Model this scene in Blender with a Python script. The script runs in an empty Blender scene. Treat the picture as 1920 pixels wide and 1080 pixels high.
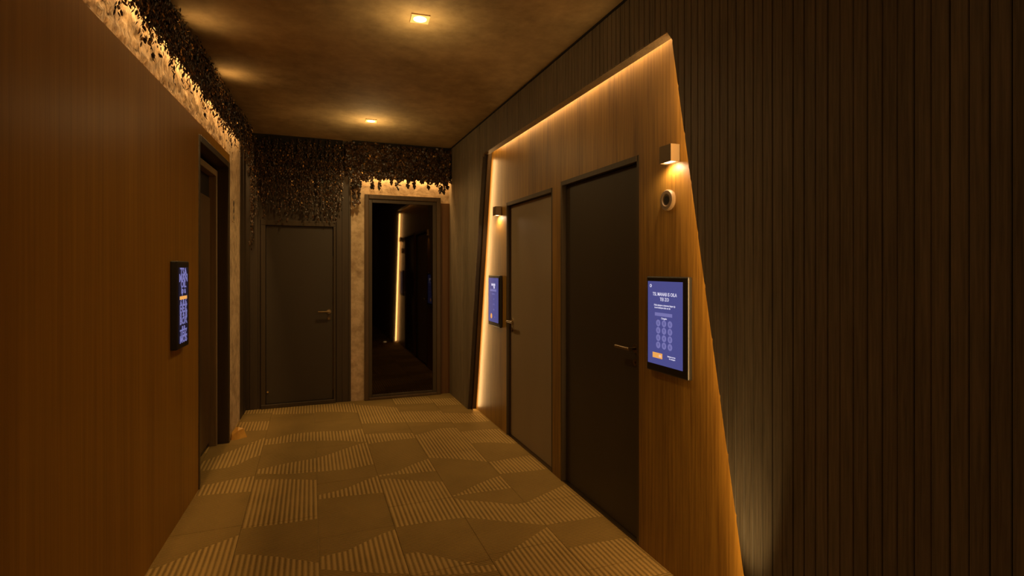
import bpy, math, random
from mathutils import Vector, Matrix
random.seed(7)
C = bpy.context.scene.collection
S = bpy.context.scene
PI = math.pi

# ------------------------------------------------------------------ camera, world, exposure
cam_d = bpy.data.cameras.new('camera'); cam = bpy.data.objects.new('camera', cam_d); C.objects.link(cam)
cam.location = (0, 0, 1.45)
cam.rotation_euler = (PI/2, 0, -math.atan2(378, 984))
cam_d.sensor_width = 36; cam_d.lens = 984/1920*36
cam_d.shift_y = -37/1920
cam_d.clip_start = .02
S.camera = cam
S.view_settings.view_transform = 'Standard'; S.view_settings.look = 'None'
S.view_settings.gamma = 1; S.view_settings.use_curve_mapping = False
S.view_settings.exposure = 0.82
w = bpy.data.worlds.new('world'); S.world = w; w.use_nodes = True
w.node_tree.nodes['Background'].inputs[0].default_value = (.004, .0025, .001, 1)
w.node_tree.nodes['Background'].inputs[1].default_value = 1

LED = (1, .57, .21)
SPOT = (1, .65, .27)
SCONCE = (1, .66, .40)
P_TOP, P_NEAR, P_FAR, P_LEFT, P_BACK = 4.8, 9.5, 2.1, 27, 5.2
P_DOWN, P_SCONCE, P_UP = 27, 2.1, 18.0

def area(name, p0, p1, normal, width, power, col=LED, spread=180, parent=None):
    """strip light lying from p0 to p1, shining along normal"""
    p0, p1, n = Vector(p0), Vector(p1), Vector(normal).normalized()
    x = (p1-p0).normalized(); n = (n - x*n.dot(x)).normalized(); z = -n; y = z.cross(x)
    d = bpy.data.lights.new(name, 'AREA'); d.shape = 'RECTANGLE'; d.size = (p1-p0).length; d.size_y = width
    d.energy = power; d.color = col; d.spread = math.radians(spread)
    o = bpy.data.objects.new(name, d); C.objects.link(o)
    m = Matrix((x, y, z)).transposed().to_4x4(); m.translation = (p0+p1)/2
    o.matrix_world = m
    return o
def spot(name, loc, target, power, angle, blend=.6, col=SPOT, radius=.03):
    d = bpy.data.lights.new(name, 'SPOT'); d.energy = power; d.color = col; d.spot_size = math.radians(angle)
    d.spot_blend = blend; d.shadow_soft_size = radius
    o = bpy.data.objects.new(name, d); C.objects.link(o); o.location = loc
    o.rotation_euler = (Vector(target)-Vector(loc)).to_track_quat('-Z', 'Y').to_euler()
    return o

# layout (metres; Y runs down the corridor, camera at the origin)
H = 2.83                 # ceiling
XF, XW, XD = 1.51, 1.60, 1.63   # fluted face, timber face in the niche, door leaves
YN0, KN = 1.459, .193    # near slanted edge of the niche
YF0, KF = 5.205, .200    # far slanted edge
ZS = 2.525               # soffit of the niche
YB = 6.0                 # end wall
def near_edge(z): return YN0 + KN*z
def far_edge(z): return YF0 - KF*z
LU = Vector((.04695, .9989, 0)); LN = Vector((.9989, -.04695, 0)); LO = Vector((-.869, 0, 0))
def L(s, d, z): return tuple(LO + LU*s + LN*d + Vector((0, 0, z)))

# strip lights
area('niche_top_light', (1.579, 2.04, 2.585), (1.579, 4.64, 2.585), (-0.12, 0, -1), .016, P_TOP)
area('niche_near_light', (1.572, near_edge(0)-.02, 0.02), (1.572, near_edge(2.48)-.02, 2.48), (.9, 1, 0), .045, P_NEAR)
area('niche_far_light', (1.563, far_edge(0.02)-.007, 0.02), (1.563, far_edge(2.48)-.007, 2.48), (.12, -1, 0), .016, P_FAR)
area('left_cove_light', L(-1.5, .012, 2.765), L(5.55, .012, 2.765), LN*-.35+Vector((0, 0, -1)), .02, P_LEFT)
area('back_cove_light', (.44, 5.94, 2.53), (1.49, 5.94, 2.53), (0, .35, -1), .02, P_BACK)
DL = [(.565, 2.887, .85), (.53, 5.05, 2.1), (.60, .72, .10), (.63, -1.4, .35)]  # last two are unseen, added to help light the corridor
for x, y, k in DL:
    spot('downlight_beam', (x, y, H-.012), (x, y, 0), P_DOWN*k, 150, 1.0)
    d = bpy.data.lights.new('downlight_glow', 'POINT'); d.energy = P_DOWN*k*(.075 if y < 4 else .045); d.color = SPOT; d.shadow_soft_size = .03
    o = bpy.data.objects.new('downlight_glow', d); C.objects.link(o); o.location = (x, y, H-.17)
spot('sconce_beam', (1.568, 2.035, 1.940), (1.570, 2.035, 1), P_SCONCE, 172, .7, SCONCE, radius=.015)
spot('sconce_beam', (1.568, 4.475, 1.920), (1.570, 4.475, 1), P_SCONCE*1.7, 172, .7, SCONCE, radius=.015)
spot('added_uplight_beam', (1.37, 1.40, .02), (1.51, 1.74, 1.7), P_UP, 40, 1.0, radius=.02)  # unseen lamp, added for the glow along the fluted edge

# ------------------------------------------------------------------ materials
def mat(name, base=(.5, .5, .5), rough=.6, metal=0, emit=None, es=0, spec=.5):
    m = bpy.data.materials.new(name); m.use_nodes = True
    b = m.node_tree.nodes['Principled BSDF']
    b.inputs['Base Color'].default_value = (*base, 1); b.inputs['Roughness'].default_value = rough
    b.inputs['Metallic'].default_value = metal; b.inputs['Specular IOR Level'].default_value = spec
    if emit:
        b.inputs['Emission Color'].default_value = (*emit, 1); b.inputs['Emission Strength'].default_value = es
    return m
def N(m, t, **kw):
    n = m.node_tree.nodes.new(t)
    for k, v in kw.items(): setattr(n, k, v)
    return n
def grain(m, c1, c2, scale=(60, 60, 1.6), detail=6, bump=.15, dist=.004, big=(2.5, 2.5, .5), bigmix=.45, lo=.32, hi=.7, c3=None):
    """colour drawn from noise stretched in object space, plus fine relief"""
    nt = m.node_tree; b = nt.nodes['Principled BSDF']; lk = nt.links.new
    tc = N(m, 'ShaderNodeTexCoord'); mp = N(m, 'ShaderNodeMapping'); mp.inputs['Scale'].default_value = scale
    no = N(m, 'ShaderNodeTexNoise'); no.inputs['Scale'].default_value = 1; no.inputs['Detail'].default_value = detail
    no.inputs['Roughness'].default_value = .62
    lk(tc.outputs['Object'], mp.inputs[0]); lk(mp.outputs[0], no.inputs[0])
    mp2 = N(m, 'ShaderNodeMapping'); mp2.inputs['Scale'].default_value = big
    n2 = N(m, 'ShaderNodeTexNoise'); n2.inputs['Scale'].default_value = 1; n2.inputs['Detail'].default_value = 4
    lk(tc.outputs['Object'], mp2.inputs[0]); lk(mp2.outputs[0], n2.inputs[0])
    mx = N(m, 'ShaderNodeMix'); mx.inputs[0].default_value = bigmix
    lk(no.outputs[0], mx.inputs[2]); lk(n2.outputs[0], mx.inputs[3])
    cr = N(m, 'ShaderNodeValToRGB'); cr.color_ramp.elements[0].position = lo; cr.color_ramp.elements[1].position = hi
    cr.color_ramp.elements[0].color = (*c1, 1); cr.color_ramp.elements[1].color = (*c2, 1)
    if c3:
        e = cr.color_ramp.elements.new((lo+hi)/2); e.color = (*c3, 1)
    lk(mx.outputs[0], cr.inputs[0]); lk(cr.outputs[0], b.inputs['Base Color'])
    bp = N(m, 'ShaderNodeBump'); bp.inputs['Strength'].default_value = bump; bp.inputs['Distance'].default_value = dist
    lk(no.outputs[0], bp.inputs['Height']); lk(bp.outputs[0], b.inputs['Normal'])
    return m
M = {}
M['oak'] = grain(mat('oak_veneer', rough=.42), (.10, .042, .005), (.42, .230, .032), (70, 70, 2.2), bump=.35, dist=.0015, big=(5, 5, .5))
M['walnut'] = grain(mat('walnut_veneer', rough=.38, spec=.07), (.22, .108, .015), (.42, .225, .032), (45, 45, .8), bump=.15, dist=.0012, big=(3, 3, .25), bigmix=.5)
M['slat'] = grain(mat('fluted_timber', rough=.6), (.105, .082, .050), (.28, .22, .138), (130, 130, 5), bump=.5, dist=.002, big=(9, 9, .6), bigmix=.35)
M['groove'] = mat('dark_backing', (.03, .022, .013), .9)
M['board'] = grain(mat('dark_board', rough=.55), (.026, .016, .007), (.065, .042, .018), (60, 60, 1.5), bump=.3, dist=.002)
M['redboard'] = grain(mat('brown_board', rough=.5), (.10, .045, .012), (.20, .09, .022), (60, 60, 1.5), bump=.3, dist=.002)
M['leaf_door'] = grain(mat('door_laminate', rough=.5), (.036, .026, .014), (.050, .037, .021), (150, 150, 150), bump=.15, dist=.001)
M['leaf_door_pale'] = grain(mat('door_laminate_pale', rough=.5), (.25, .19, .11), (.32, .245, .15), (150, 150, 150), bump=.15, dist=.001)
M['frame'] = grain(mat('door_casing', rough=.45), (.035, .023, .010), (.066, .044, .020), (60, 60, 2), bump=.2, dist=.001)
M['mirror_frame'] = grain(mat('mirror_casing', rough=.4), (.06, .034, .012), (.12, .070, .026), (60, 60, 2), bump=.2, dist=.001)
M['casing'] = grain(mat('pale_casing', rough=.4), (.16, .11, .05), (.28, .19, .09), (60, 60, 2), bump=.2, dist=.001)
M['ceiling'] = grain(mat('ceiling_plaster', rough=.85), (.26, .18, .08), (.56, .41, .20), (9, 9, 9), 8, .35, .01, (1.3, 1.3, 1), .55, .34, .68)
M['plaster'] = grain(mat('stucco', rough=.8), (.30, .20, .10), (.62, .46, .27), (16, 16, 16), 8, .6, .008, (5, 5, 5), .4, .35, .6)
M['stucco_rough'] = grain(mat('rough_stucco', rough=.75), (.26, .16, .07), (.66, .46, .24), (34, 34, 13), 8, 1.0, .02, (9, 9, 5), .4, .38, .58)
M['black'] = mat('black_plastic', (.012, .011, .009), .35)
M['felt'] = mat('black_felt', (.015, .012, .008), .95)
M['metal'] = mat('dark_bronze', (.20, .14, .07), .35, 1)
M['chrome'] = mat('polished_brass', (.95, .80, .55), .22, 1)
M['sconce'] = mat('sconce_shell', (.20, .145, .08), .4, .6)
M['ring'] = mat('beige_plastic', (.15, .10, .05), .45)
M['lens'] = mat('led_diffuser', (1, 1, 1), .5, 0, (1, .78, .54), 1.7)
M['glow'] = mat('lamp_aperture', (1, 1, 1), .5, 0, (1, .66, .32), 5)
M['bezel'] = mat('downlight_bezel', (.75, .50, .26), .5, 0)
M['mirror'] = mat('tinted_mirror', (.05, .040, .028), .03, 1)
M['blue'] = mat('screen_blue', (.01, .01, .02), .25, 0, (.075, .078, .27), .5)
M['lilac'] = mat('screen_lilac', (.01, .01, .02), .25, 0, (.20, .19, .47), .5)
M['white'] = mat('screen_white', (.01, .01, .02), .25, 0, (.85, .80, 1.0), .5)
M['orange'] = mat('screen_orange', (.02, .01, .01), .25, 0, (.95, .42, .10), .5)
M['darkscr'] = mat('screen_dark', (.006, .006, .01), .2, 0, (.004, .004, .012), 1)
M['amber'] = grain(mat('amber_paper', rough=.45), (.45, .20, .03), (.70, .42, .08), (20, 20, 20), bump=.3)
M['stem'] = mat('dry_stem', (.05, .035, .015), .8)
def leafmat(name, a, b, rough, metal=0):
    m = mat(name, a, rough, metal); nt = m.node_tree
    g = N(m, 'ShaderNodeNewGeometry'); cr = N(m, 'ShaderNodeValToRGB')
    cr.color_ramp.elements[0].color = (*a, 1); cr.color_ramp.elements[1].color = (*b, 1)
    nt.links.new(g.outputs['Random Per Island'], cr.inputs[0]); nt.links.new(cr.outputs[0], nt.nodes['Principled BSDF'].inputs['Base Color'])
    return m
M['leaf'] = leafmat('dark_ivy', (.012, .009, .0035), (.09, .042, .015), .38)
M['leaf_gold'] = leafmat('golden_leaf', (.35, .18, .05), (.8, .48, .18), .3, .6)

def carpet(name, c1, c2, axis, pitch, dist, rough=.95):
    m = mat(name, c1, rough, spec=.15); nt = m.node_tree; lk = nt.links.new; b = nt.nodes['Principled BSDF']
    tc = N(m, 'ShaderNodeTexCoord'); sx = N(m, 'ShaderNodeSeparateXYZ'); lk(tc.outputs['Object'], sx.inputs[0])
    nz = N(m, 'ShaderNodeTexNoise'); nz.inputs['Scale'].default_value = 120; nz.inputs['Detail'].default_value = 3
    lk(tc.outputs['Object'], nz.inputs[0])
    k = N(m, 'ShaderNodeMath', operation='MULTIPLY'); k.inputs[1].default_value = 2*PI/pitch; lk(sx.outputs[axis], k.inputs[0])
    k2 = N(m, 'ShaderNodeMath', operation='MULTIPLY_ADD'); k2.inputs[1].default_value = 1.6; lk(nz.outputs[0], k2.inputs[0]); lk(k.outputs[0], k2.inputs[2])
    s = N(m, 'ShaderNodeMath', operation='SINE'); lk(k2.outputs[0], s.inputs[0])
    h = N(m, 'ShaderNodeMath', operation='MULTIPLY_ADD'); h.inputs[1].default_value = .5; h.inputs[2].default_value = .5; lk(s.outputs[0], h.inputs[0])
    n2 = N(m, 'ShaderNodeTexNoise'); n2.inputs['Scale'].default_value = 260; n2.inputs['Detail'].default_value = 2; lk(tc.outputs['Object'], n2.inputs[0])
    n3 = N(m, 'ShaderNodeTexNoise'); n3.inputs['Scale'].default_value = 3.5; n3.inputs['Detail'].default_value = 3; lk(tc.outputs['Object'], n3.inputs[0])
    a1 = N(m, 'ShaderNodeMath', operation='MULTIPLY_ADD'); a1.inputs[1].default_value = 1.3; lk(n2.outputs[0], a1.inputs[0]); lk(h.outputs[0], a1.inputs[2])
    a2 = N(m, 'ShaderNodeMath', operation='MULTIPLY_ADD'); a2.inputs[1].default_value = .8; lk(n3.outputs[0], a2.inputs[0]); lk(a1.outputs[0], a2.inputs[2])
    cr = N(m, 'ShaderNodeValToRGB'); cr.color_ramp.elements[0].position = .35; cr.color_ramp.elements[1].position = 1
    cr.color_ramp.elements[0].color = (*c1, 1); cr.color_ramp.elements[1].color = (*c2, 1)
    dv = N(m, 'ShaderNodeMath', operation='DIVIDE'); dv.inputs[1].default_value = 1.9; lk(a2.outputs[0], dv.inputs[0])
    lk(dv.outputs[0], cr.inputs[0]); lk(cr.outputs[0], b.inputs['Base Color'])
    bp = N(m, 'ShaderNodeBump'); bp.inputs['Strength'].default_value = .8; bp.inputs['Distance'].default_value = dist
    lk(a1.outputs[0], bp.inputs['Height']); lk(bp.outputs[0], b.inputs['Normal'])
    return m
M['rib'] = carpet('carpet_bold_rib', (.115, .070, .018), (.47, .315, .105), 0, .0267, .006)
M['plain'] = carpet('carpet_fine_rib', (.115, .070, .019), (.31, .205, .062), 1, .0145, .003)
M['seam'] = mat('carpet_backing', (.45, .31, .12), .95)

# ------------------------------------------------------------------ builders
class MB:
    def __init__(s): s.v = []; s.f = []; s.m = []
    def face(s, pts, mi=0):
        i = len(s.v); s.v += [tuple(p) for p in pts]; s.f.append(tuple(range(i, i+len(pts)))); s.m.append(mi)
    def prism(s, poly, ext, mi=0):
        """closed solid: polygon (3-D points) swept by vector ext"""
        e = Vector(ext); n = len(poly); i = len(s.v)
        s.v += [tuple(Vector(p)) for p in poly] + [tuple(Vector(p)+e) for p in poly]
        s.f.append(tuple(range(i, i+n))); s.f.append(tuple(range(i+2*n-1, i+n-1, -1))); s.m += [mi, mi]
        for k in range(n):
            s.f.append((i+k, i+n+k, i+n+(k+1) % n, i+(k+1) % n)); s.m.append(mi)
        return s
    def box(s, x0, x1, y0, y1, z0, z1, mi=0, T=None):
        p = [(x0, y0, z0), (x1, y0, z0), (x1, y1, z0), (x0, y1, z0)]
        q = [(x, y, z1) for x, y, _ in p]
        if T: p = [T(*a) for a in p]; q = [T(*a) for a in q]
        i = len(s.v); s.v += [tuple(a) for a in p+q]
        for f in ((0, 3, 2, 1), (4, 5, 6, 7), (0, 1, 5, 4), (1, 2, 6, 5), (2, 3, 7, 6), (3, 0, 4, 7)):
            s.f.append(tuple(i+a for a in f)); s.m.append(mi)
        return s
    def rings(s, rows, n=24, cap=True, mi=0, flat=False):
        """lathe about local z through origin: rows = [(r, z)]"""
        i = len(s.v)
        for r, z in rows:
            for k in range(n):
                a = 2*PI*k/n; s.v.append((r*math.cos(a), r*math.sin(a), z))
        for j in range(len(rows)-1):
            for k in range(n):
                a, b = i+j*n+k, i+j*n+(k+1) % n
                s.f.append((a, b, b+n, a+n)); s.m.append(mi)
        if cap:
            s.f.append(tuple(range(i+n-1, i-1, -1))); s.m.append(mi)
            t = i+(len(rows)-1)*n; s.f.append(tuple(range(t, t+n))); s.m.append(mi)
        return s
    def build(s, name, mats, parent=None, bevel=0, smooth=False):
        me = bpy.data.meshes.new(name); me.from_pydata(s.v, [], s.f); me.update()
        for m in (mats if isinstance(mats, (list, tuple)) else [mats]): me.materials.append(M[m])
        for p, mi in zip(me.polygons, s.m):
            p.material_index = mi
            if smooth: p.use_smooth = True
        import bmesh
        bm = bmesh.new(); bm.from_mesh(me)
        if not getattr(s, 'open', False): bmesh.ops.recalc_face_normals(bm, faces=bm.faces)
        bm.to_mesh(me); bm.free()
        o = bpy.data.objects.new(name, me); C.objects.link(o)
        if parent: o.parent = parent
        if bevel:
            b = o.modifiers.new('bevel', 'BEVEL'); b.width = bevel; b.segments = 2; b.limit_method = 'ANGLE'
        return o
def tag(o, label=None, cat=None, group=None, kind=None):
    if label: o['label'] = label
    if cat: o['category'] = cat
    if group: o['group'] = group
    if kind: o['kind'] = kind
    return o
def empty(name, loc=(0, 0, 0), mw=None, **kw):
    o = bpy.data.objects.new(name, None); o.empty_display_size = .1; C.objects.link(o); o.location = loc
    if mw: o.matrix_world = mw
    return tag(o, **kw)
def box(name, x0, x1, y0, y1, z0, z1, m, parent=None, bevel=0, T=None):
    return MB().box(x0, x1, y0, y1, z0, z1, 0, T).build(name, m, parent, bevel)

# ------------------------------------------------------------------ floor with carpet tiles
YS = -3.0
floor = box('floor', -1.6, 2.2, YS-.1, YB+.2, -.15, -.006, 'seam')
tag(floor, 'corridor floor laid with brown and gold ribbed carpet tiles', kind='structure')
COLS = {
 'A': (1, [[(-.682,2.991),(-.521,3.111),(-.348,3.203)],[(-.675,3.839),(-.55,3.825),(-.372,3.791)],[(-.61,4.018),(-.487,4.056),(-.351,4.064)],
      [(-.76,4.30),(-.517,4.307),(-.437,4.45),(-.36,4.5)],[(-.76,4.5),(-.542,4.744),(-.36,4.96)]]),
 'B': (1, [[(-.324,2.981),(-.155,2.885),(.039,2.754)],[(-.339,3.269),(-.147,3.247),(.046,3.241)],[(-.345,3.992),(-.144,3.925),(.055,3.829)],
      [(-.355,4.106),(-.147,4.016),(.057,3.99)],[(-.331,4.192),(-.156,4.247),(.061,4.282)],[(-.331,4.745),(-.133,4.754),(.067,4.706)],
      [(-.342,4.893),(-.14,4.984),(.071,4.968)],[(-.38,5.724),(-.159,5.66),(.08,5.609)]]),
 'C': (0, [[(.043,2.693),(.162,2.633),(.275,2.571),(.44,2.50)],[(.045,2.808),(.168,2.814),(.287,2.887),(.392,2.944),(.446,2.955)],
      [(.056,3.508),(.155,3.503),(.448,3.467)],[(.057,3.574),(.216,3.618),(.425,3.766)],[(.064,3.987),(.244,3.96),(.462,3.999)],
      [(.065,4.281),(.239,4.404),(.41,4.517)],[(.071,4.705),(.26,4.632),(.411,4.531)],[(.075,4.966),(.257,4.912),(.436,4.91)],
      [(.086,5.649),(.292,5.57),(.47,5.46)]]),
 'D': (0, [[(.44,2.48),(.657,2.415),(.804,2.377)],[(.439,2.678),(.506,2.679),(.617,2.583),(.767,2.445),(.821,2.429)],[(.446,2.974),(.644,2.97),(.843,2.949)],
      [(.505,3.685),(.631,3.608),(.699,3.562),(.836,3.5)],[(.546,3.74),(.68,3.719),(.83,3.703)],[(.55,3.769),(.69,3.877),(.834,3.961)],
      [(.453,4.472),(.664,4.492),(.847,4.481)],[(.431,4.749),(.692,4.681),(.85,4.62)],[(.46,5.076),(.644,5.023),(.815,4.976)],[(.423,5.808),(.619,5.686),(.856,5.527)]]),
 'E': (1, [[(.841,2.446),(1.027,2.556),(1.236,2.677)],[(.843,2.949),(1.004,2.846),(1.17,2.742),(1.227,2.7)],[(.82,3.248),(.899,3.168),(1.082,3.066),(1.146,3.002),(1.249,3.002)],
      [(.869,3.249),(1.025,3.246),(1.235,3.235)],[(.864,3.26),(1.024,3.362),(1.211,3.454)],[(.854,3.977),(1.039,3.882),(1.253,3.729)],
      [(.872,4.564),(1.123,4.681),(1.24,4.635)],[(.81,4.978),(1.025,4.914),(1.194,4.83)],[(.894,5.36),(1.051,5.3),(1.177,5.251)]]),
 'F': (1, [[(1.25,2.431),(1.446,2.43),(1.625,2.409)],[(1.247,2.699),(1.451,2.688),(1.613,2.674)],[(1.246,2.995),(1.344,3.047),(1.633,3.175)],
      [(1.266,3.484),(1.432,3.462),(1.602,3.45)],[(1.26,3.726),(1.46,3.745),(1.657,3.756)],[(1.275,4.184),(1.424,4.141),(1.576,4.04)],
      [(1.261,4.511),(1.511,4.498),(1.6,4.446)],[(1.246,4.792),(1.372,4.762),(1.49,4.735)],[(1.259,5.157),(1.433,5.069),(1.601,4.984)]]),
}
def poly_at(pts, x):
    if x <= pts[0][0]: return pts[0][1]
    for (a, b), (c, d) in zip(pts, pts[1:]):
        if x <= c: return b+(d-b)*(x-a)/(c-a)
    return pts[-1][1]
def flat_line(y): return [(-9, y), (9, y)]
cols = [('Z', -1.16, -.76), ('A', -.76, -.36), ('B', -.36, .04), ('C', .04, .44), ('D', .44, .84), ('E', .84, 1.24), ('F', 1.24, 1.70)]
JOINT = {'Z': .3, 'A': .27, 'B': .24, 'C': .72, 'D': .96, 'E': .24, 'F': .70}
for cname, x0, x1 in cols:
    first, lines = COLS.get(cname, (1, [flat_line(3.0), flat_line(3.4), flat_line(4.1), flat_line(4.7)]))
    n0 = 0; low = []
    y = min(p[1] for p in lines[0]) - .35
    while y > YS:                       # the weave carries on towards and behind the camera
        a, b = random.uniform(-.12, .12), random.uniform(-.12, .12)
        low.insert(0, [(x0, y+a), ((x0+x1)/2, y+(a+b)/2+random.uniform(-.05, .05)), (x1, y+b)]); n0 += 1
        y -= random.uniform(.25, .7)
    y = max(p[1] for p in lines[-1]) + .3; up = []
    while y < YB:
        up.append([(x0, y), (x1, y-.08)]); y += .3
    alll = low+lines+up; mats0 = (first + n0) % 2
    j = JOINT[cname]-.76*6; joints = []
    while j < YB+.9: joints.append(j); j += .76
    NX = 6; g = .0012
    for ja, jb in zip(joints, joints[1:]):
        a, b = max(ja, YS)+g, min(jb, YB+.1)-g
        if b-a < .02: continue
        mb = MB(); seq = [flat_line(-99)]+alll+[flat_line(99)]
        for q in range(len(seq)-1):
            mi = 0 if (mats0+q) % 2 == 1 else 1
            for t in range(NX):
                xa = x0+g+(x1-x0-2*g)*t/NX; xb = x0+g+(x1-x0-2*g)*(t+1)/NX
                c = lambda l, x: min(max(poly_at(l, x), a), b)
                ya, yb = c(seq[q], xa), c(seq[q], xb)
                yc, yd = max(ya, c(seq[q+1], xa)), max(yb, c(seq[q+1], xb))
                if yc-ya < 1e-4 and yd-yb < 1e-4: continue
                mb.face([(xa, ya, 0), (xb, yb, 0), (xb, yd, 0), (xa, yc, 0)], mi)
        for p, q in (((x0+g, a), (x1-g, a)), ((x1-g, a), (x1-g, b)), ((x1-g, b), (x0+g, b)), ((x0+g, b), (x0+g, a))):
            mb.face([(*p, -.006), (*q, -.006), (*q, 0), (*p, 0)], 1)
        mb.open = True
        mb.build('carpet_tile', ['rib', 'plain'], floor)

# ------------------------------------------------------------------ ceiling
ceil = box('ceiling', -1.6, 2.2, YS-.1, YB+.2, H, H+.15, 'ceiling')
tag(ceil, 'mottled brown plaster ceiling', kind='structure')

# ------------------------------------------------------------------ right wall
wr = empty('wall_right', (XF, 2, 0), kind='structure', label='right wall of vertical fluted slats around a slanted timber niche')
def P(o):   # parent while keeping world coordinates
    o.parent = wr; o.matrix_parent_inverse = Matrix.Translation((-XF, -2, 0)); return o
def yz(pts, x): return [(x, y, z) for y, z in pts]
def ring_panel(name, xa, xb, dn, ds, df, m):
    pts = [(YS, 0), (YN0-dn, 0), (near_edge(ZS+ds)-dn, ZS+ds), (far_edge(ZS+ds)+df, ZS+ds), (YF0+df, 0), (YB, 0), (YB, H), (YS, H)]
    return P(MB().prism(yz(pts, xa), (xb-xa, 0, 0)).build(name, m))
ring_panel('slat_backing', XF+.012, 1.545, 0, 0, 0, 'groove')
ring_panel('niche_lining', 1.545, 1.571, .045, 0, 0, 'board')
ring_panel('niche_lining', 1.571, 1.602, .045, .065, 0, 'board')
# thin timber faces on the soffit and the far jamb
P(MB().prism([(XF+.002, near_edge(ZS)-.01, ZS-.004), (1.571, near_edge(ZS)-.01, ZS-.004), (1.571, far_edge(ZS)+.002, ZS-.004), (XF+.002, far_edge(ZS)+.002, ZS-.004)], (0, 0, .004)).build('soffit_board', 'slat'))
P(MB().prism([(XF+.004, far_edge(0)-.005, 0), (1.548, far_edge(0)-.005, 0), (1.548, far_edge(ZS-.01)-.005, ZS-.01), (XF+.004, far_edge(ZS-.01)-.005, ZS-.01)], (0, .005, 0)).build('jamb_board', 'board'))
P(MB().prism([(1.548, far_edge(0)-.050, 0), (1.552, far_edge(0)-.050, 0), (1.552, far_edge(ZS-.01)-.050, ZS-.01), (1.548, far_edge(ZS-.01)-.050, ZS-.01)], (0, .05, 0)).build('metal_lip', 'metal'))
# slats
PITCH = .042
def bottom(y):
    if y < YN0: return 0
    if y < near_edge(ZS): return (y-YN0)/KN
    if y < far_edge(ZS): return ZS
    if y < YF0: return (YF0-y)/KF
    return 0
def slat_mesh(mb, y0, y1, x):
    c = .0022
    ys = [y0, y0+c, y1-c, y1]; xs = [x+.0022, x, x, x+.0022]
    i = len(mb.v)
    for yy, xx in zip(ys, xs): mb.v.append((xx, yy, bottom(yy)))
    mb.v.append((x+.0125, y1, bottom(y1))); mb.v.append((x+.0125, y0, bottom(y0)))
    for yy, xx in zip(ys, xs): mb.v.append((xx, yy, H))
    mb.v.append((x+.0125, y1, H)); mb.v.append((x+.0125, y0, H))
    for k in range(6):
        mb.f.append((i+k, i+(k+1) % 6, i+6+(k+1) % 6, i+6+k)); mb.m.append(0)
    mb.f.append(tuple(i+k for k in (5, 4, 3, 2, 1, 0))); mb.f.append(tuple(i+6+k for k in range(6))); mb.m += [0, 0]
k = 0; y = .55
while y < YB-.01:
    y1 = min(y+PITCH-.0015+random.uniform(-.0006, .0005), YB-.002)
    mb = MB(); slat_mesh(mb, y, y1, XF+random.uniform(-.001, .001)); P(mb.build('slat', 'slat'))
    y += PITCH
mb = MB(); y = .55-PITCH
while y > YS:
    slat_mesh(mb, y, y+PITCH-.004, XF+random.uniform(-.001, .001)); y -= PITCH
o = P(mb.build('fluted_slats', 'slat')); o['kind'] = 'stuff'
# timber cladding in the niche with the two door openings
D1 = (2.318, 3.229, 2.042); D2 = (3.365, 4.295, 2.022)
Y0, Y1 = YN0-.04, YF0+.02
P(MB().prism(yz([(Y0, 0), (D1[0], 0), (D1[0], D1[2]), (D1[1], D1[2]), (D1[1], 0), (D2[0], 0), (D2[0], D2[2]), (D2[1], D2[2]), (D2[1], 0), (Y1, 0), (Y1, ZS+.09), (Y0, ZS+.09)], XW), (.12, 0, 0)).build('timber_cladding', 'oak'))
P(MB().box(1.72, 1.80, YS, YB, 0, H).build('core', 'groove'))
def trim_line(name, *a): return P(box(name, *a))
P(box('shadow_gap', XF-.006, XF+.02, YS, YB-.06, H-.012, H, 'felt'))

def lever(parent, n_out, along, m='metal', length=.13, rose_m='chrome'):
    """handle in local frame of parent: rose, neck, lever; n_out/along are vectors"""
    n, a = Vector(n_out), Vector(along); up = Vector((0, 0, 1))
    def tube(p, q, r, mb, n_=10):
        p, q = Vector(p), Vector(q); d = (q-p).normalized(); s = d.cross(up if abs(d.z) < .9 else Vector((1, 0, 0))).normalized(); t = d.cross(s)
        i = len(mb.v)
        for c in (p, q):
            for k in range(n_):
                an = 2*PI*k/n_; mb.v.append(tuple(c+s*math.cos(an)*r+t*math.sin(an)*r))
        for k in range(n_): mb.f.append((i+k, i+(k+1) % n_, i+n_+(k+1) % n_, i+n_+k)); mb.m.append(0)
        mb.f.append(tuple(range(i+n_-1, i-1, -1))); mb.f.append(tuple(range(i+n_, i+2*n_))); mb.m += [0, 0]
    O = Vector((0, 0, 0))
    h = MB(); tube(O, O+n*.05, .008, h); tube(O+n*.05-a*.008, O+n*.05+a*length, .009, h, 12)
    ho = h.build('handle', m, parent, smooth=False)
    r = MB(); tube(O, O+n*.008, .024, r, 20); r.build('rose', rose_m, ho)
    kk = MB(); tube(O-up*.075, O-up*.075+n*.007, .018, kk, 20); ko = kk.build('lock_cylinder', m, parent)
    tube_k = MB(); tube_k.box(-.003, .003, -.003, .003, -.086, -.064)
    b = MB(); tube(O-up*.075+n*.007, O-up*.075+n*.011, .006, b, 10); b.build('key_slot', rose_m, ko)
    return ho, ko

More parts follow.
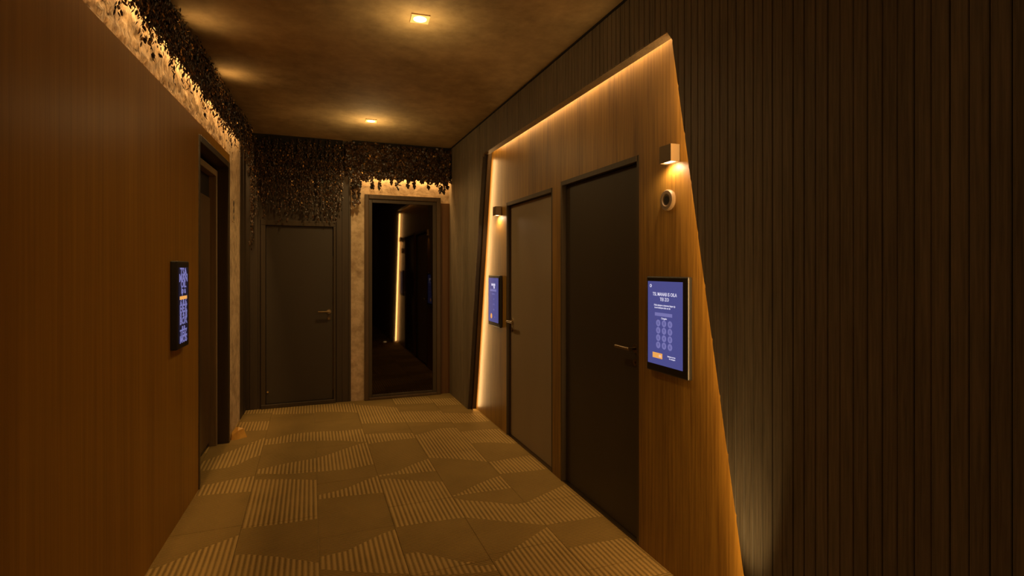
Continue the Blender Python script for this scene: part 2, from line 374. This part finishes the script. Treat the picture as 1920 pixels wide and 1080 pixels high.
def right_door(name, D, leafm, near_hand, label, zl=1.0):
    y0, y1, zt = D
    r = empty(name, (XD, (y0+y1)/2, 0), kind='structure', label=label)
    yc = (y0+y1)/2
    def B(nm, a, b, c, d, e, f, m, bev=0):
        return box(nm, a-XD, b-XD, c-yc, d-yc, e, f, m, r, bev)
    B('jamb', XW+.001, XD+.03, y0+.001, y0+.022, 0, zt-.001, 'frame')
    B('jamb', XW-.004, XD+.03, y1-.016, y1-.001, 0, zt-.001, 'frame')
    B('header', XW-.003, XD+.03, y0+.022, y1-.016, zt-.03, zt-.001, 'frame')
    lf = B('door_leaf', XD, XD+.045, y0+.024, y1-.019, .006, zt-.033, leafm, .002)
    B('threshold', XW+.002, XD+.04, y0+.022, y1-.016, 0, .005, 'metal')
    hy = (y0+.07) if near_hand else (y1-.065)
    hd = empty('handle_set', (0, hy-yc, zl)); hd.parent = r
    lever(hd, (-1, 0, 0), (0, 1 if near_hand else -1, 0), 'metal', .125, 'metal' if near_hand else 'chrome')
    return r
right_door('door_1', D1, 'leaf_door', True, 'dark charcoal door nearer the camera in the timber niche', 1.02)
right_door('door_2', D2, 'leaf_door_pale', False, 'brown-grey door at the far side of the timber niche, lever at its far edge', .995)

# ------------------------------------------------------------------ left wall
wl = empty('wall_left', (0, 0, 0), kind='structure', label='left wall of brown timber panelling under a band of lit stucco')
def LB(name, s0, s1, d0, d1, z0, z1, m, parent=wl, bevel=0):
    return box(name, s0, s1, d0, d1, z0, z1, m, parent, bevel, T=L)
SA, SB, ZD = 3.945, 4.965, 2.33       # door opening in the left wall
S_END = 5.63
ZW = 2.405
def sd(pts, d): return [L(s, d, z) for s, z in pts]
MB().prism(sd([(YS, 0), (SA, 0), (SA, ZD), (SB-.02, ZD), (SB-.02, 0), (SB+.02, 0), (SB+.02, ZW), (YS, ZW)], 0), LN*-.18).build('timber_panelling', 'walnut', wl)
# stucco: displaced grid above the timber and down the pier
mb = MB(); step = .028
def stuc(s, z):
    return -.030 + .006*math.sin(31*s+9*math.sin(14*z))*math.sin(23*z+5*math.sin(11*s)) + random.uniform(-.0035, .0035)
ns, nz = int((S_END-(-1.0))/step), 17
i0 = len(mb.v)
for a in range(ns+1):
    s = -1.0+a*(S_END+1.0)/ns
    for b in range(nz+1):
        z = 2.37+b*(H-2.37)/nz
        mb.v.append(L(s, stuc(s, z) if s < S_END-.01 else -.03, z))
for a in range(ns):
    for b in range(nz):
        i = i0+a*(nz+1)+b; mb.f.append((i, i+nz+1, i+nz+2, i+1)); mb.m.append(0)
mb.open = True
mb.build('stucco_band', 'stucco_rough', wl, smooth=True)
LB('stucco_pier', SB+.02, S_END, -.20, -.026, 0, H, 'plaster')
LB('end_return', S_END, 6.1, -.20, -.032, 0, H, 'board')
for k in range(4): LB('board', S_END+.004+k*.09, S_END+.09+k*.09, -.034, -.022-.003*(k % 2), 0, H, 'board')
LB('core', YS, SA-.02, -.30, -.18, 0, H, 'groove'); LB('core', SB, 6.1, -.30, -.2, 0, H, 'groove'); LB('core', SA-.02, SB, -.40, -.30, 0, H, 'groove')
LB('core', YS, 6.1, -.22, -.05, ZW, H, 'groove')
LB('cover_strip', SB+.022, SB+.072, -.026, -.004, 1.17, 2.375, 'plaster', bevel=.003)
# left door, deep in its casing
r = empty('door_3', (0, 0, 0), kind='structure', label='dark panelled door deep in a stepped casing on the left wall')
LB('jamb', SB-.055, SB-.019, -.17, .010, 0, ZD, 'frame', r, .004)
LB('jamb', SA-.001, SA+.03, -.17, .006, 0, ZD, 'frame', r, .004)
LB('header', SA+.03, SB-.055, -.17, .008, ZD-.045, ZD+.004, 'frame', r, .004)
LB('inner_casing', SB-.10, SB-.056, -.17, -.075, 0, ZD-.08, 'casing', r, .004)
LB('inner_casing', SA+.03, SA+.06, -.17, -.075, 0, ZD-.08, 'casing', r, .004)
LB('inner_header', SA+.06, SB-.10, -.17, -.075, ZD-.13, ZD-.08, 'casing', r, .004)
lf = LB('door_leaf', SA+.06, SB-.101, -.17, -.13, .008, ZD-.131, 'black', r)
LB('leaf_panel', SA+.10, SA+.46, -.132, -.115, .05, 2.02, 'mirror_frame', lf, .006)
LB('leaf_panel', SA+.50, SB-.13, -.132, -.115, .05, 2.02, 'mirror_frame', lf, .006)

# room sign: three dark characters, one above the other
sg = empty('room_sign', L(SB+.30, -.02, 1.93), label='small beige plaque with three dark stacked characters on the lit left pier', cat='sign')
mwl = Matrix((LU, Vector((0, 0, 1)), LN)).transposed().to_4x4()
mw = mwl.copy(); mw.translation = Vector(L(SB+.33, -.026, 1.965)); sg.matrix_world = mw
box('plate', -.05, .05, -.10, .10, 0, .004, 'plaster', sg, .001)
def text(name, s, size, m, parent, x, y, z=.001, ext=.0004, align='CENTER', sx=1.0, bold=0.0):
    c = bpy.data.curves.new(name, 'FONT'); c.body = s; c.size = size; c.extrude = ext; c.align_x = align; c.align_y = 'CENTER'
    c.resolution_u = 2; c.materials.append(M[m])
    c.offset = bold
    tmp = bpy.data.objects.new(name, c); C.objects.link(tmp); bpy.context.view_layer.update()
    me = bpy.data.meshes.new_from_object(tmp.evaluated_get(bpy.context.evaluated_depsgraph_get()))
    bpy.data.objects.remove(tmp); bpy.data.curves.remove(c)
    o = bpy.data.objects.new(name, me); C.objects.link(o); o.parent = parent; o.location = (x, y, z); o.scale = (sx, 1, 1)
    return o
for ch, yy in (('0', .062), ('6', 0), ('4', -.062)):
    t = text('character', ch, .075, 'black', sg, 0, yy, .005, .001, bold=.003)

# amber lump by the jamb
mb = MB()
pts = [(-.065, -.03, 0), (-.02, -.045, 0), (.06, -.03, 0), (.065, .03, 0), (-.02, .045, 0), (-.06, .02, 0)]
top = [(-.055, -.02, .035), (-.015, -.035, .07), (.035, -.02, .078), (.055, .02, .045), (-.01, .03, .085), (-.05, .01, .05)]
i = 0; mb.v = pts+top+[(0, 0, .092)]
mb.f = [(5, 4, 3, 2, 1, 0)]+[(k, (k+1) % 6, 6+(k+1) % 6) for k in range(6)]+[(k, 6+(k+1) % 6, 6+k) for k in range(6)]+[(6+k, 6+(k+1) % 6, 12) for k in range(6)]
mb.m = [0]*len(mb.f)
o = mb.build('crumpled_wrapper', 'amber'); o.location = (-.575, 5.03, 0); o.rotation_euler = (0, 0, .4)
tag(o, 'small crumpled amber wrapper lying on the carpet by the left doorway', 'wrapper')

# ------------------------------------------------------------------ end wall
wb = empty('wall_back', (0, 0, 0), kind='structure', label='end wall, dark boards on the left and gold stucco on the right')
XP = .412
DX0, DX1, DZ = -.432, .231, 1.895
MB().prism([(x, YB-.012, z) for x, z in [(-.9, 0), (DX0-.02, 0), (DX0-.02, DZ+.02), (DX1+.02, DZ+.02), (DX1+.02, 0), (XP, 0), (XP, H), (-.9, H)]], (0, .1, 0)).build('board_backing', 'groove', wb)
x = -.70
while x < XP-.01:
    x1 = min(x+random.uniform(.045, .075), XP)
    if x1 > DX0-.05 and x < DX1+.03: z0 = DZ+.055
    else: z0 = 0
    if z0 and x < DX0-.05: x1 = DX0-.05; z0 = 0
    if z0 and x < DX1+.03 < x1: x1 = DX1+.03
    box('board', x+.002, x1, YB-.012-random.uniform(.012, .020), YB-.012, z0, H-.002, 'board', wb)
    x = x1
MB().box(XP, 1.62, YB-.03, YB+.08, 0, H).build('stucco_panel', 'plaster', wb)
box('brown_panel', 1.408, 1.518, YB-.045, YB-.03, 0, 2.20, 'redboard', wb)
box('core', -1.0, 2.0, YB+.085, YB+.2, 0, H, 'groove', wb)

r = empty('door_4', ((DX0+DX1)/2, YB-.02, 0), kind='structure', label='low dark door under the hanging strands on the end wall')
cx = (DX0+DX1)/2
def BB(nm, x0, x1, y0, y1, z0, z1, m, par=None, bev=0): return box(nm, x0-cx, x1-cx, y0-(YB-.02), y1-(YB-.02), z0, z1, m, par or r, bev)
BB('jamb', DX0-.045, DX0, YB-.045, YB+.04, 0, DZ, 'frame', bev=.004)
BB('jamb', DX1, DX1+.025, YB-.045, YB+.04, 0, DZ, 'frame', bev=.004)
BB('header', DX0-.045, DX1+.025, YB-.047, YB+.04, DZ, DZ+.055, 'frame', bev=.004)
BB('door_leaf', DX0+.003, DX1-.006, YB-.02, YB+.02, .045, DZ-.003, 'leaf_door', bev=.002)
BB('threshold', DX0-.045, DX1+.025, YB-.05, YB+.04, 0, .042, 'frame', bev=.004)
BB('edge_strip', DX1-.005, DX1+.001, YB-.028, YB-.018, .14, 1.58, 'metal')
hd = empty('handle_set', (DX1-.045-cx, 0, .985)); hd.parent = r
lever(hd, (0, -1, 0), (-1, 0, 0), 'metal', .11, 'chrome')
d = MB().rings([(.009, 0), (.012, .004), (.009, .012)], 14).build('door_stud', 'chrome', r); d.location = (DX0+.02-cx, -.002, .17); d.rotation_euler = (PI/2, 0, 0)

# mirror
mr = empty('wall_mirror', (.97, YB-.03, 0), label='tall dark tinted mirror in a stepped brown frame on the end wall', cat='mirror')
def MM(nm, x0, x1, y0, y1, z0, z1, m, bev=0): return box(nm, x0-.97, x1-.97, y0-(YB-.03), y1-(YB-.03), z0, z1, m, mr, bev)
fa, fb, ft = .553, 1.400, 2.262
MM('frame_stile', fa, fa+.045, YB-.075, YB-.03, .0, ft, 'mirror_frame', .005)
MM('frame_stile', fb-.045, fb, YB-.075, YB-.03, .0, ft, 'mirror_frame', .005)
MM('frame_rail', fa+.045, fb-.045, YB-.075, YB-.03, ft-.05, ft, 'mirror_frame', .005)
MM('frame_rail', fa+.045, fb-.045, YB-.075, YB-.03, 0, .03, 'mirror_frame', .005)
MM('inner_stile', fa+.045, fa+.082, YB-.058, YB-.03, .03, ft-.05, 'frame', .003)
MM('inner_stile', fb-.090, fb-.045, YB-.058, YB-.03, .03, ft-.05, 'frame', .003)
MM('inner_rail', fa+.082, fb-.090, YB-.058, YB-.03, ft-.09, ft-.05, 'frame', .003)
MM('inner_rail', fa+.082, fb-.090, YB-.058, YB-.03, .03, .055, 'frame', .003)
MM('mirror_glass', fa+.082, fb-.090, YB-.045, YB-.031, .055, ft-.09, 'mirror')

# wall behind the camera
tag(box('wall_front', -1.6, 2.2, YS-.1, YS, 0, H, 'board'), 'dark end of the corridor behind the camera', kind='structure')

# ------------------------------------------------------------------ downlights, sconces, added uplight, sensor
for n, (x, y, k) in enumerate(DL[:3]):
    lab = ['square ceiling downlight nearer the camera', 'square ceiling downlight farther off, before the end wall', 'unseen square ceiling downlight added above the camera'][n]
    o = empty('ceiling_downlight', (x, y, H), label=lab, cat='downlight', group='square recessed ceiling downlights')
    o.rotation_euler = (0, 0, -.08)
    h = .050; mb = MB()
    n_ = 24; c = [(.0365*math.cos(2*PI*q/n_), .0365*math.sin(2*PI*q/n_)) for q in range(n_)]
    def sq(p):
        s = h/max(abs(p[0]), abs(p[1])); return (p[0]*s, p[1]*s)
    for q in range(n_):
        a, b = c[q], c[(q+1) % n_]; A, B_ = sq(a), sq(b)
        mb.face([(*a, -.006), (*b, -.006), (*B_, -.006), (*A, -.006)]); mb.face([(*A, -.006), (*B_, -.006), (*B_, 0), (*A, 0)])
        mb.face([(*b, -.006), (*a, -.006), (*a, -.001), (*b, -.001)])
    mb.open = True
    mb.build('bezel', 'bezel', o)
    MB().rings([(.012, -.010), (.026, -.009), (.036, -.0065), (.036, -.001)], 24).build('diffuser', 'lens', o)
def sconce(y, z, label):
    o = empty('wall_sconce', (XW, y, z), label=label, cat='wall lamp', group='small box sconces on the timber wall')
    s = MB()
    a, d, hh, t = .043, .052, .080, .004
    s.box(-d, 0, -a, -a+t, 0, hh); s.box(-d, 0, a-t, a, 0, hh); s.box(-d, -d+t, -a+t, a-t, 0, hh); s.box(-d+t, 0, -a+t, a-t, hh-t, hh)
    s.build('shell', 'sconce', o)
    box('aperture', -d+t, -.002, -a+t, a-t, .006, .009, 'glow', o)
    box('backplate', -.002, 0, -a, a, 0, hh, 'sconce', o)
sconce(2.035, 1.945, 'box wall lamp right of the nearer door, above the round sensor')
sconce(4.475, 1.925, 'box wall lamp left of the farther door, above the far tablet')
o = empty('round_sensor', (XW, 2.07, 1.775), label='round beige disc with a dark centre between lamp and near tablet', cat='sensor')
o.rotation_euler = (0, -PI/2, 0)
MB().rings([(.048, 0), (.050, .004), (.050, .014), (.045, .020), (.030, .020), (.026, .016), (.020, .016)], 32).build('ring', 'ring', o, smooth=False)
MB().rings([(.019, .0162), (.019, .0168)], 24).build('dark_centre', 'black', o)
o = empty('added_floor_uplight', (1.37, 1.40, 0), label='unseen round uplight added in the carpet to light the fluted wall', cat='uplight')
MB().rings([(.035, 0), (.035, .004), (.028, .005)], 20).build('bezel', 'metal', o)
MB().rings([(.026, .0052), (.026, .006)], 20).build('diffuser', 'glow', o)

for sp_, k_ in ((3.35, .8), (4.2, 1.0)):  # clip lamps added only to throw warm patches on the ceiling
    loc = L(sp_, .12, 2.60)
    spot('added_clip_beam', L(sp_, .12, 2.628), L(sp_-.02, .20, 2.83), 1.0*k_, 130, 1.0, LED, .015)
    o = empty('added_clip_light', loc, label='small dark clip lamp added in the left garland to warm the ceiling, ' + ('nearer the camera' if sp_ < 4 else 'nearer the end wall'), cat='lamp')
    MB().rings([(.012, 0), (.014, .02), (.014, .024)], 12).build('housing', 'black', o); MB().rings([(.010, .0245), (.010, .025)], 12).build('diffuser', 'glow', o)
# ------------------------------------------------------------------ tablets
def tablet(mw, W, Ht, T, label, style):
    o = empty('check_in_tablet', mw=mw, label=label, cat='tablet', group='wall mounted check-in tablets')
    hw, hh = W/2, Ht/2
    box('housing', -hw, hw, -hh, hh, 0, T, 'black', o, .006)
    sl, sr, st, sb = -hw+.014, hw-.036, hh-.024, -hh+.038
    if style == 'left': sl, sr, st, sb = -hw+.03, hw-.03, hh-.035, -hh+.035
    sc = box('screen', sl, sr, sb, st, T, T+.0012, 'darkscr' if style == 'left' else 'blue', o)
    z = T+.0016; cxs = (sl+sr)/2; w_ = sr-sl; h_ = st-sb
    def at(u, v): return sl+w_*u, st-h_*v
    def rect(nm, u0, v0, u1, v1, m, r=0):
        a, b = at(u0, v1), at(u1, v0)
        return box(nm, a[0], b[0], a[1], b[1], z-.0004, z+.0004, m, sc, r)
    def txt(s, u, v, size, m='white', sx=1, bold=.0002):
        p = at(u, v); t = text('screen_text', s, size, m, sc, p[0], p[1], z, .0002, sx=sx, bold=bold); return t
    if style == 'near':
        mb = MB(); mb.rings([(.0085, 0), (.0085, .0006)], 6); q = mb.build('emblem', 'white', sc); p = at(.09, .055); q.location = (*p, z-.0003)
        mb = MB(); mb.rings([(.0045, 0), (.0045, .0006)], 6); q = mb.build('emblem', 'blue', sc); q.location = (*p, z+.0004)
        txt('TSL MANAB IS OILA', .5, .155, .0235, sx=.88); txt('TEI ZO', .5, .215, .0235, sx=.95)
        txt('Hola siempre a intereso hapoc ip', .5, .285, .0125, sx=.95); txt('to an interpos nito so do', .44, .315, .0125, sx=.95)
        rect('entry_field', .22, .375, .72, .415, 'lilac', 0); txt('Cengulo', .49, .44, .0125)
        nums = ['6', '8', '6', '6', '9', '8', '6', '4', '8', '9', '8', '6']
        for k in range(12):
            u, v = .32+.17*(k % 3), .50+.088*(k//3)
            mb = MB(); mb.rings([(.0165, 0), (.0165, .0005)], 20); q = mb.build('key', 'lilac', sc); p = at(u, v); q.location = (*p, z-.0003)
            t = text('key_digit', nums[k], .022, 'blue', q, 0, 0, .0009, .0001)
        b = rect('button', .15, .86, .44, .925, 'orange'); bv = b.modifiers.new('b', 'BEVEL'); bv.width = .008; bv.segments = 3; bv.limit_method = 'NONE'
        bv.width = .0003
        rect('button_mark', .34, .88, .41, .91, 'white')
        txt('Interpos nit do', .70, .875, .0095); txt('bo siempre', .72, .90, .0095)
    elif style == 'far':
        txt('MANAB', .50, .155, .028, sx=1.1, bold=.0015); txt('TEI', .58, .215, .028, sx=1.1, bold=.0015); rect('entry_field', .18, .255, .80, .305, 'lilac'); txt('Cengulo na', .5, .36, .02, 'lilac')
        for k, s in enumerate(('6 8', '6 9 8', '4 8')): txt(s, .55, .48+.12*k, .024, 'lilac')
        mb = MB(); mb.rings([(.024, 0), (.024, .0006)], 20); q = mb.build('button', 'orange', sc); q.location = (*at(.3, .87), z-.0003)
        txt('bo', .65, .88, .02, 'lilac')
    else:
        y = .02
        for s, size, m in (('TSA', .055, 'lilac'), ('MAN', .055, 'lilac'), ('OIL', .05, 'lilac'), ('ip a', .045, 'lilac'), ('', 0, ''), ('6 8 6', .045, 'lilac'), ('HEX', .055, 'lilac'), ('8 4 8', .05, 'lilac'), ('BOX', .05, 'lilac'), ('a o', .035, 'lilac'), ('TEIZ', .05, 'lilac'), ('MOS', .05, 'lilac')):
            if size: txt(s, .5, y+.045, size*1.1, m, sx=1.25, bold=.002)
            y += .082
        rect('button', .10, .385, .90, .43, 'orange')
def frame_m(right, up, out, loc):
    m = Matrix((Vector(right), Vector(up), Vector(out))).transposed().to_4x4(); m.translation = Vector(loc); return m
R_ = ((0, -1, 0), (0, 0, 1), (-1, 0, 0))
tablet(frame_m(*R_, (XW, 2.062, 1.178)), .311, .465, .025, 'large blue keypad tablet on timber right of the nearer door', 'near')
tablet(frame_m(*R_, (XW, 4.567, 1.151)), .323, .468, .025, 'blue tablet with round orange button left of the farther door', 'far')
tablet(frame_m(LU, (0, 0, 1), LN, L(3.455, 0, 1.245)), .24, .49, .033, 'narrow black tablet with violet glyphs on the left timber wall', 'left')

# ------------------------------------------------------------------ hanging foliage
def leaf_faces(mb, c, n, up, size, kind, mi):
    c, n = Vector(c), Vector(n).normalized(); u = (Vector(up)-n*Vector(up).dot(n)).normalized(); s = n.cross(u)
    if kind == 'long':
        out = [(0, 0), (.28, .35), (.2, .75), (0, 1), (-.2, .75), (-.28, .35)]
    else:
        out = [(0, 0), (.35, .02), (.5, .35), (.27, .48), (.28, .72), (0, 1), (-.28, .72), (-.27, .48), (-.5, .35), (-.35, .02)]
    i = len(mb.v); mid = c+u*size*.5*-1+n*size*.12
    mb.v.append(tuple(mid))
    for a, b in out: mb.v.append(tuple(c+s*a*size-u*b*size))
    m = len(out)
    for k in range(m): mb.f.append((i, i+1+k, i+1+(k+1) % m)); mb.m.append(mi)
def rnd_dir(out, spread=.7):
    return Vector(out)+Vector((random.uniform(-1, 1), random.uniform(-1, 1), random.uniform(-1, 1)))*spread
def strand(mb, top, length, out, size, kind, gold, step=.022):
    """one hanging stem with leaves either side"""
    x, y, z = top; zz = z; wob = random.uniform(-.01, .01); o = Vector(out)
    side = Vector((-o.y, o.x, 0)).normalized()
    p0 = Vector(top)
    p1 = Vector((x, y, z-length))+side*wob
    t = .0013
    mb.face([p0+side*t, p0-side*t, p1-side*t, p1+side*t], 1)
    while zz > z-length:
        f = (z-zz)/max(length, .01)
        c = Vector((x, y, zz))+side*(wob*f+random.uniform(-.012, .012))+o*random.uniform(-.004, .012)
        leaf_faces(mb, c, rnd_dir(out), Vector((random.uniform(-.5, .5), random.uniform(-.5, .5), 1)), size*random.uniform(.6, 1.2), kind, 2 if random.random() < gold else 0)
        zz -= step*random.uniform(.6, 1.4)
MATS = ['leaf', 'stem', 'leaf_gold']
def garland(name, label, T, a0, a1, out, base_z, dens, size, kind, gold, sprigs, thick=.035, ragged=.05, backing=None, step=.02):
    """T(a, d, z) -> world; leafy curtain from the ceiling down to base_z; sprigs = [(a, length)]"""
    g = empty(name, T((a0+a1)/2, 0, H-.01), label=label, cat='foliage')
    inv = Matrix.Translation(-Vector(T((a0+a1)/2, 0, H-.01)))
    def PP(o): o.parent = g; o.matrix_parent_inverse = inv; return o
    if backing: PP(backing)
    mb = MB(); n = int((a1-a0)*dens)
    for k in range(n):
        a = a0+(a1-a0)*(k+random.random())/n
        z0 = random.uniform(base_z+.05, H-.012); L_ = random.uniform(.08, .2)
        L_ = min(L_, z0-base_z+random.uniform(-.03, ragged))
        strand(mb, T(a, random.uniform(0, thick), z0), max(L_, .03), out, size, kind, gold, step)
    mb.open = True
    o = PP(mb.build('leaf_mass', MATS)); o['kind'] = 'stuff'
    for a, zt, L_ in sprigs:
        mb = MB(); mb.open = True
        strand(mb, T(a, random.uniform(.01, thick), zt), L_, out, size*1.15, kind, gold*.5, .016)
        PP(mb.build('trailing_sprig', MATS))
    return g
TL = lambda a, d, z: L(a, .052+d, z)
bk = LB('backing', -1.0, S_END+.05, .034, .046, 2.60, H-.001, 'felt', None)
spr = []
s = .3
while s < 5.6:
    spr.append((s, 2.60, random.choice([.06, .09, .12, .15, .17, .2]))); s += random.uniform(.02, .055)
garland('hanging_foliage', 'dark leafy garland along the top of the left wall over the glowing stucco', TL, .0, S_END-.03, tuple(LN), 2.555, 440, .024, 'long', .14, spr, thick=.03, ragged=.045, backing=bk)
# end wall, right: ivy pelmet over the mirror
TB = lambda a, d, z: (a, 5.888-d, z)
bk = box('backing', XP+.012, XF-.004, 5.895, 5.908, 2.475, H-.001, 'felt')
spr = [(XP+.03+random.uniform(-.02, .05), 2.52, l) for l in (.22, .30, .36, .2, .4, .15)]
spr += [(a, 2.52, l) for a, l in ((.56, .12), (.62, .18), (.70, .20), (.76, .09), (.83, .12), (.90, .18), (.93, .10), (1.02, .15), (1.08, .16), (1.24, .16), (1.29, .10), (1.34, .14), (1.39, .18), (1.43, .2), (1.46, .15), (.52, .1), (.66, .07), (1.36, .08))]
garland('hanging_foliage', 'thick dark ivy garland over the mirror, sprigs trailing across the glow', TB, XP-.05, XF-.012, (0, -1, 0), 2.45, 520, .040, 'ivy', .05, spr, thick=.03, ragged=.03, backing=bk)
# end wall, left: thin strands hanging down over the boards to the door
TB2 = lambda a, d, z: (a, 5.93-d, z)
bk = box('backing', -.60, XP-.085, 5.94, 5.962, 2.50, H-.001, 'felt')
spr = []
a = -.56
while a < XP-.09:
    zt = 2.60; spr.append((a, zt, random.uniform(.35, .66))); a += random.uniform(.012, .03)
spr.append((-.555, 2.4, .75)); spr.append((-.545, 2.2, .5))
garland('hanging_foliage', 'dark curtain of glinting leaf strands hanging above the low end door', TB2, -.59, XP-.08, (0, -1, 0), 2.40, 300, .026, 'long', .07, spr, thick=.03, backing=bk)
